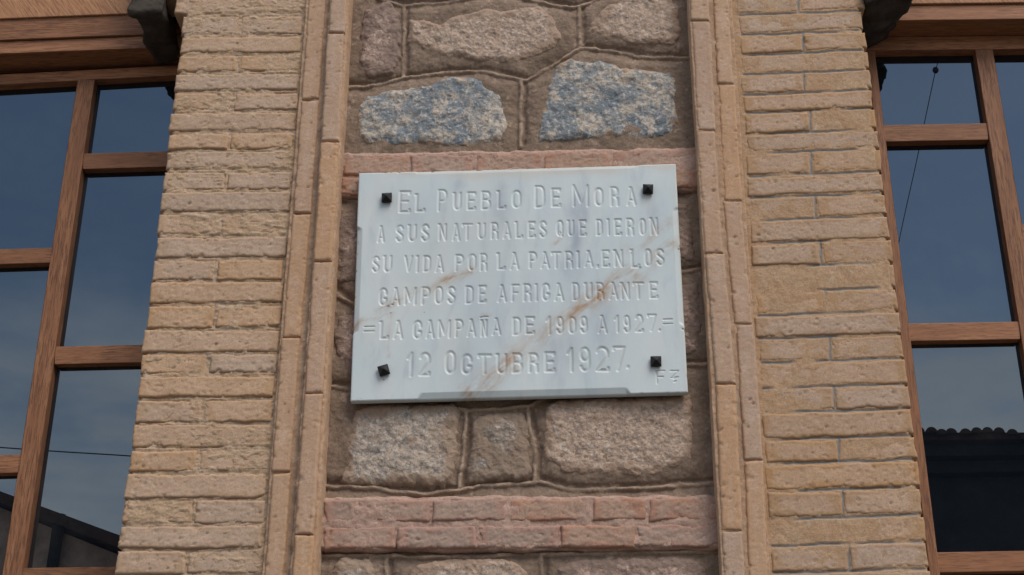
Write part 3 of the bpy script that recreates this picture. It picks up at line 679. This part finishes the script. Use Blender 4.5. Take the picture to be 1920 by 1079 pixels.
warm = np.maximum(warm, .35 * sstep(0.02, 0.0, (QW - s) + fbm(X, Z, 14, 3, 102) * .01))
warm = np.maximum(warm, .5 * np.clip(fbm(X, Z * .6, 7, 3, 103) - .15, 0, 1))
for (a, b) in ((725, 371), (1215, 355), (719, 694), (1230, 678)):
    x_, z_ = map(float, unp(a, b + 14, YQ)); d = np.hypot((X - x_) / .012, (Z - z_ + wz) / .026); warm = np.maximum(warm, .7 * np.exp(-d * d) * np.clip(.6 + fbm(X, Z * .4, 60, 3, 104), 0, 1))
warm = np.maximum(warm, np.clip(cut / .0019, 0, 1) * .35 * np.clip(.5 + fbm(X, Z, 12, 3, 105), 0, 1))
sheet('slab', M['marble'], plaque, X, Z, YQ - h, YQ + 0.017, {'vein': np.clip(vn, 0, 1), 'dot': dots, 'cloud': cl, 'warm': np.clip(warm, 0, 1)})
# iron studs: pyramid heads on a square collar
for (a, b, rot, sz) in ((725, 371, 2, .0108), (1215, 355, -3, .0108), (719.5, 694.5, 17, .0108), (1230, 678, 0, .0108)):
    bm = bmesh.new(); c0 = Vector(P(a, b, YQ - .006)); rings = []
    for (r_, yy) in ((sz * .8, 0.008), (sz * .8, 0.0035), (sz, 0.003), (sz * 1.0, -0.0015), (sz * .93, -0.003), (sz * .12, -0.0105)):
        ring = []
        for q in range(4):
            an = R(45 + 90 * q + rot); rr_ = r_ * 1.414 * random.uniform(.97, 1.03)
            ring.append(bm.verts.new((rr_ * math.cos(an), yy, rr_ * math.sin(an))))
        rings.append(ring)
    for r0, r1 in zip(rings[:-1], rings[1:]):
        for q in range(4): bm.faces.new((r0[q], r0[(q + 1) % 4], r1[(q + 1) % 4], r1[q]))
    bm.faces.new(rings[0][::-1]); bm.faces.new(rings[-1]); bmesh.ops.recalc_face_normals(bm, faces=bm.faces[:])
    bmesh.ops.bevel(bm, geom=[e_ for e_ in bm.edges if e_.calc_length() > .004], offset=.0006, segments=1, affect='EDGES')
    me = bpy.data.meshes.new('stud'); bm.to_mesh(me); bm.free()
    o = link_mesh('stud', me, M['iron'], plaque); o.location = c0 - plaque.location

# ------------------------------------------------------------------ windows
YW, YG = 0.20, 0.222
lx = lambda y: lin(y, 152, 145, 1060, 0)      # left edge of the left window's mullion
rx_ = lambda y: lin(y, 152, 178, 1079, 42)
wl = thing('wooden_window', 'brown varnished wooden window on the left of the photo, beside the ragged beige pier', 'window', P(150, 1240, YW), 'brown wooden windows')
def rail(root, x0, x1, y0, y1, sl, x_ref, yf=YW, yb=0.245, mat='wood_h', name='rail'):
    f = lambda x, y: y - sl * (x - x_ref)
    return prism(name, M[mat], root, [(x0, f(x0, y0)), (x1, f(x1, y0)), (x1, f(x1, y1)), (x0, f(x0, y1))], yf, yb)
YM = YW - 0.003
def par(px0, py, off):
    """a vertical member edge that passes through (px0, py): x at any other y, following the vertical vanishing point"""
    return lambda y: 971 + (px0 + off - 971) * (y + 5265) / (py + 5265)
mlf, mrf = par(138, 200, 0), par(170, 200, 0)
prism('mullion', M['wood_v'], wl, [(mlf(150), 150), (mrf(150), 150), (mrf(1240), 1240), (mlf(1240), 1240)], YM, 0.245)
prism('head_rail', M['wood_h'], wl, [(-420, 162), (420, 118), (420, 136), (-420, 182)], YM, 0.25)
far = par(-330, 200, 0); far2 = par(-300, 200, 0)
prism('jamb', M['wood_v'], wl, [(far(150), 150), (far2(150), 150), (far2(1240), 1240), (far(1240), 1240)], YM, 0.245)
hid = par(372, 200, 0); hid2 = par(400, 200, 0)
prism('jamb', M['wood_v'], wl, [(hid(110), 110), (hid2(110), 110), (hid2(1240), 1240), (hid(1240), 1240)], YM, 0.245)
for (ya, yb, rgt) in ((287, 316, 1), (648, 681, 1), (1063, 1098, 1), (466, 494, 0), (852, 886, 0)):
    if rgt: rail(wl, mrf(ya) - 2, hid(ya) + 8, ya, yb, .036 - .022 * ya / 1079, 200)
    else: rail(wl, far2(ya) - 4, mlf(ya) + 2, ya, yb, .03, 50)
def pane(root, x0t, x1t, yt, yb_, sl, xr, f0, f1):
    prism('pane', M['glass'], root, [(f0(yt) , yt), (f1(yt), yt), (f1(yb_), yb_), (f0(yb_), yb_)], YG, YG + 0.006, 0)
for (ya, yb) in ((110, 302), (302, 665), (665, 1080), (1080, 1240)): pane(wl, 0, 0, ya + .5, yb - .5, 0, 0, mrf, hid)
for (ya, yb) in ((130, 480), (480, 870), (870, 1240)): pane(wl, 0, 0, ya + .5, yb - .5, 0, 0, far2, mlf)
def lintel_board(root, name, xa, xb, sl, xr, y0, y1, yf, yb, mat='wood_h'):
    f = lambda x, y: y - sl * (x - xr)
    prism(name, M[mat], root, [(xa, f(xa, y0)), (xb, f(xb, y0)), (xb, f(xb, y1)), (xa, f(xa, y1))], yf, yb, 0.002)
lintel_board(wl, 'lintel_board', -500, 420, .04, 150, 73, 95, YW - .062, 0.26)
lintel_board(wl, 'lintel_board', -500, 400, .04, 150, 32, 69, YW - .069, 0.26)
lintel_board(wl, 'lintel_board', -500, 400, .04, 150, -120, 29, YW - .075, 0.26, 'wood_d')
# dark rebate gaskets round the glass heads
wr = thing('wooden_window', 'brown varnished wooden window on the right of the photo, beside the pier with blue grey joints', 'window', P(1800, 1240, YW), 'brown wooden windows')
jl, jr = par(1624, 95, 0), par(1640, 95, 0)
nl, nr = par(1829, 95, 0), par(1862, 95, 0)
prism('jamb', M['wood_v'], wr, [(jl(60), 60), (jr(60), 60), (jr(1240), 1240), (jl(1240), 1240)], YM, 0.245)
prism('mullion', M['wood_v'], wr, [(nl(88), 88), (nr(88), 88), (nr(1240), 1240), (nl(1240), 1240)], YM, 0.245)
e1, e2 = par(2180, 95, 0), par(2215, 95, 0)
prism('jamb', M['wood_v'], wr, [(e1(60), 60), (e2(60), 60), (e2(1240), 1240), (e1(1240), 1240)], YM, 0.245)
lintel_board(wr, 'head_rail', 1600, 2300, .012, 1800, 68, 93, YM - .002, 0.25)
for (ya, yb) in ((233, 264), (606, 639), (1036, 1074)): rail(wr, jr(ya) - 2, nl(ya) + 2, ya, yb, .018, 1750)
for (ya, yb) in ((420, 452), (820, 856)): rail(wr, nr(ya) + 0, e1(ya) + 4, ya, yb, .018, 1950)
for (ya, yb) in ((80, 250), (250, 622), (622, 1056), (1056, 1240)): pane(wr, 0, 0, ya + .5, yb - .5, 0, 0, jr, nl)
for (ya, yb) in ((80, 436), (436, 838), (838, 1240)): pane(wr, 0, 0, ya + .5, yb - .5, 0, 0, nr, e1)
lintel_board(wr, 'lintel_board', 1610, 2320, .012, 1800, 44, 52, YW - .03, 0.25)
lintel_board(wr, 'lintel_board', 1620, 2320, .012, 1800, 10, 37, YW - .07, 0.26)
lintel_board(wr, 'lintel_board', 1640, 2320, .012, 1800, -120, 6, YW - .076, 0.26, 'wood_d')

# ------------------------------------------------------------------ rough corbels under the window heads
def corbel(label, xa, xb, yb_px, xoutA, xoutB, seed, lift=0.0):
    """stone running from the window head out to the wall face, hanging in the upper corner of the opening"""
    A, B = P(xa, yb_px, .19), P(xb, yb_px, .19)
    bm = bmesh.new(); n1, n2, n3 = 14, 30, 26
    root_z = A[2]; top = root_z + .34
    def pt(i, j, k):
        u, v, w_ = i / n1, j / n2, k / n3
        y = .19 - .205 * v; xA = A[0] + xoutA * v; xB = B[0] + xoutB * v
        x = xA + (xB - xA) * u; z0_ = root_z + lift * u; z = z0_ + (top - z0_) * w_
        nse = Vector((float(fbm(np.array(x + y * .8), np.array(z + y), 14, 4, seed)), 0, float(fbm(np.array(x - y), np.array(y * 1.3 + z), 16, 4, seed + 3))))
        return Vector((x + nse.x * .018, y, z + nse.z * .018 + (abs(u - .5) * 2) ** 4 * .004))
    cache = {}
    def gv(i, j, k):
        if (i, j, k) not in cache: cache[(i, j, k)] = bm.verts.new(pt(i, j, k))
        return cache[(i, j, k)]
    for i in range(n1):
        for j in range(n2):
            for k in (0, n3): bm.faces.new((gv(i, j, k), gv(i + 1, j, k), gv(i + 1, j + 1, k), gv(i, j + 1, k)))
    for i in range(n1):
        for k in range(n3):
            for j in (0, n2): bm.faces.new((gv(i, j, k), gv(i + 1, j, k), gv(i + 1, j, k + 1), gv(i, j, k + 1)))
    for j in range(n2):
        for k in range(n3):
            for i in (0, n1): bm.faces.new((gv(i, j, k), gv(i, j + 1, k), gv(i, j + 1, k + 1), gv(i, j, k + 1)))
    bmesh.ops.recalc_face_normals(bm, faces=bm.faces[:])
    for f in bm.faces: f.smooth = True
    me = bpy.data.meshes.new('stone_corbel'); bm.to_mesh(me); bm.free()
    o = link_mesh('stone_corbel', me, M['corbel'], None, ((A[0] + B[0]) / 2, 0.19, root_z)); o['label'] = label; o['category'] = 'corbel'; o['group'] = 'dark corbels at the window heads'
corbel('dark corbel hanging at the top of the left window beside the left brick pier', 296, 336, 118, -.012, .01, 3.0)
corbel('dark corbel hanging at the top of the right window beside the right brick pier', 1606, 1672, 102, -.01, .03, 5.0, .045)

# ------------------------------------------------------------------ rest of the facade, just outside the survey
fac = thing('facade', 'plain rendered facade around the brick piers and windows, outside the photographed part', 'building', (0, 0.3, 0))
box_mesh('wall', M['plaster'], fac, (-3.4, 0.02, 0.0), (3.4, 0.5, ZB - .004))
box_mesh('wall', M['plaster'], fac, (-3.4, 0.0, ZT + .25), (3.4, 0.5, ZT + 2.2))
xl = unp(-420, 540, 0)[0]; xr2 = unp(2330, 540, 0)[0]
box_mesh('wall', M['plaster'], fac, (-3.4, 0.0, ZB), (float(xl), 0.5, ZT + .246))
box_mesh('wall', M['plaster'], fac, (float(xr2), 0.0, ZB), (3.4, 0.5, ZT + .246))
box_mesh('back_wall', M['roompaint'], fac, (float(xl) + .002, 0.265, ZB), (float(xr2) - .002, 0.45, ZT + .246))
box_mesh('core_wall', M['plaster'], fac, (float(unp(400, 540, .1)[0]), 0.085, ZB + .002), (float(unp(1560, 540, .1)[0]), 0.262, ZT + .24))

# ------------------------------------------------------------------ what the panes mirror: houses over the street, cables
def refl(px, py, Yt):
    d = ROT @ np.array([(px - CX), -(py - CY), -FPX]); t_ = (YG - CAM[1]) / d[1]; p = CAM + d * t_
    d2 = d * np.array([1, -1, 1]); k = (Yt - p[1]) / d2[1]; q = p + d2 * k
    return float(q[0]), float(q[2])
def tube(name, pts, r_, mat, parent=None, label=None, cat=None):
    cu = bpy.data.curves.new(name, 'CURVE'); cu.dimensions = '3D'; cu.bevel_depth = r_; cu.bevel_resolution = 2
    sp = cu.splines.new('POLY'); sp.points.add(len(pts) - 1)
    for i, p in enumerate(pts): sp.points[i].co = (*p, 1)
    tmp = bpy.data.objects.new(name, cu); COL.objects.link(tmp)
    dg = bpy.context.evaluated_depsgraph_get(); me = bpy.data.meshes.new_from_object(tmp.evaluated_get(dg)); me.name = name
    bpy.data.objects.remove(tmp); bpy.data.curves.remove(cu)
    me.materials.clear()
    o = link_mesh(name, me, mat, parent, pts[0])
    if label: o['label'] = label; o['category'] = cat
    return o
YH = -8.0
def poly_wall(name, mat, parent, pts, y0, y1):
    bm = bmesh.new(); F = [bm.verts.new((a, y0, b)) for a, b in pts]; B = [bm.verts.new((a, y1, b)) for a, b in pts]; n = len(F)
    bm.faces.new(F); bm.faces.new(B[::-1])
    for i in range(n): bm.faces.new((F[i], B[i], B[(i + 1) % n], F[(i + 1) % n]))
    bmesh.ops.recalc_face_normals(bm, faces=bm.faces[:]); me = bpy.data.meshes.new(name); bm.to_mesh(me); bm.free()
    return link_mesh(name, me, mat, parent, (pts[0][0], y0, pts[0][1]))
a = refl(0, 927, YH); b = refl(228, 1012, YH); sl_g = (b[1] - a[1]) / (b[0] - a[0])
ridge_x = a[0] - 1.2; ridge_z = a[1] - sl_g * 1.2
endx = b[0] + 1.0; endz = b[1] + sl_g * 1.0
hl = thing('house', 'ochre house with a sloping tiled gable, mirrored in the bottom of the left window', 'house', (ridge_x, YH - 2, 0), 'houses across the street')
lw = ridge_x - (endx - ridge_x)
poly_wall('wall', M['shade_wall'], hl, [(lw, 0), (endx - .1, 0), (endx - .1, endz - .12), (ridge_x, ridge_z - .07), (lw, endz - .12)], YH, YH - 5)
poly_wall('roof', M['tile'], hl, [(endx, endz - .10), (endx, endz), (ridge_x, ridge_z), (lw - .1, endz), (lw - .1, endz - .10), (ridge_x, ridge_z - .08)], YH + .15, YH - 5.1)
q0 = refl(92, 950, YH + .1); q1 = refl(116, 1045, YH + .1)
tube('downpipe', [(0.5 * (q0[0] + q1[0]), YH + .06, 0), (0.5 * (q0[0] + q1[0]), YH + .06, q0[1] - .06)], .05, M['grey_wall'], hl)
c_ = refl(1738, 800, YH); d_ = refl(1905, 806, YH)
hr = thing('house', 'dark house with curved eave tiles, mirrored in the bottom of the right window', 'house', (c_[0] + 1.5, YH - 2, 0), 'houses across the street')
x0h = c_[0] - .25; x1h = c_[0] + 4.2; ez = c_[1]
box_mesh('wall', M['grey_wall'], hr, (x0h + .25, YH - 5, 0), (x1h - .25, YH - .35, ez - .32))
box_mesh('cornice', M['grey_wall'], hr, (x0h + .15, YH - 5, ez - .318), (x1h - .15, YH - .22, ez - .22))
box_mesh('cornice', M['grey_wall'], hr, (x0h + .06, YH - 5, ez - .217), (x1h - .06, YH - .1, ez - .12))
poly_wall('roof', M['tile'], hr, [(x0h, ez - .117), (x1h, ez - .117), (x1h, ez - .1), (x0h, ez - .05)], YH, YH - 5)
bmt = bmesh.new(); seg = 7
for i in range(seg + 1):
    an = math.pi * i / seg
    for (yy, rr_) in ((0, .046), (-1.0, .04)): bmt.verts.new((rr_ * math.cos(an), yy, rr_ * math.sin(an)))
bmt.verts.ensure_lookup_table()
for i in range(seg): bmt.faces.new((bmt.verts[2 * i], bmt.verts[2 * i + 1], bmt.verts[2 * i + 3], bmt.verts[2 * i + 2]))
bmt.faces.new([bmt.verts[2 * i] for i in range(seg + 1)]); tme = bpy.data.meshes.new('roof_tile'); bmt.to_mesh(tme); bmt.free(); tme.materials.append(M['tile'])
x = x0h + .08; xdrop = refl(1882, 800, YH)[0]
while x < x1h - .05:
    o = bpy.data.objects.new('roof_tile', tme); COL.objects.link(o); o.parent = hr
    o.location = Vector((x, YH + .05 + random.uniform(-.03, .03), ez - .07 + random.uniform(-.022, .008) - max(0, x - xdrop) * .35)) - hr.location; x += .092 + random.uniform(-.014, .014)
# cables
p0, p1, p2 = refl(1775, 60, -3.4), refl(1754, 131, -3.6), refl(1685, 460, -4.6)
cab = thing('overhead_cable', 'thin black cable with a round insulator, mirrored in the top of the right window', 'cable', (p0[0], -3.4, p0[1]))
far_ = refl(1668, 560, -5.0)
tube('wire', [(p0[0] + .2, -3.2, p0[1] + .9), (p0[0], -3.4, p0[1]), (p1[0], -3.6, p1[1]), (p2[0], -4.6, p2[1])], .0024, M['cable'], cab)
bm = bmesh.new(); bmesh.ops.create_uvsphere(bm, u_segments=12, v_segments=8, radius=.017)
for v in bm.verts: v.co.z *= 1.2
me = bpy.data.meshes.new('insulator'); bm.to_mesh(me); bm.free(); o = link_mesh('insulator', me, M['cable'], cab); o.location = Vector((p1[0], -3.6, p1[1])) - cab.location
q0, q1 = refl(-30, 838, -7.2), refl(250, 857, -7.2)
dxx = q1[0] - q0[0]; dzz = q1[1] - q0[1]
tube('overhead_cable', [(q0[0] - dxx * 1.5, -7.2, q0[1] - dzz * .9), (q0[0], -7.2, q0[1]), (q1[0], -7.2, q1[1]), (q1[0] + dxx * .8, -7.2, q1[1] + dzz * .4)], .005, M['cable'], None,
     'black cable strung across the street, mirrored low in the left window', 'cable')
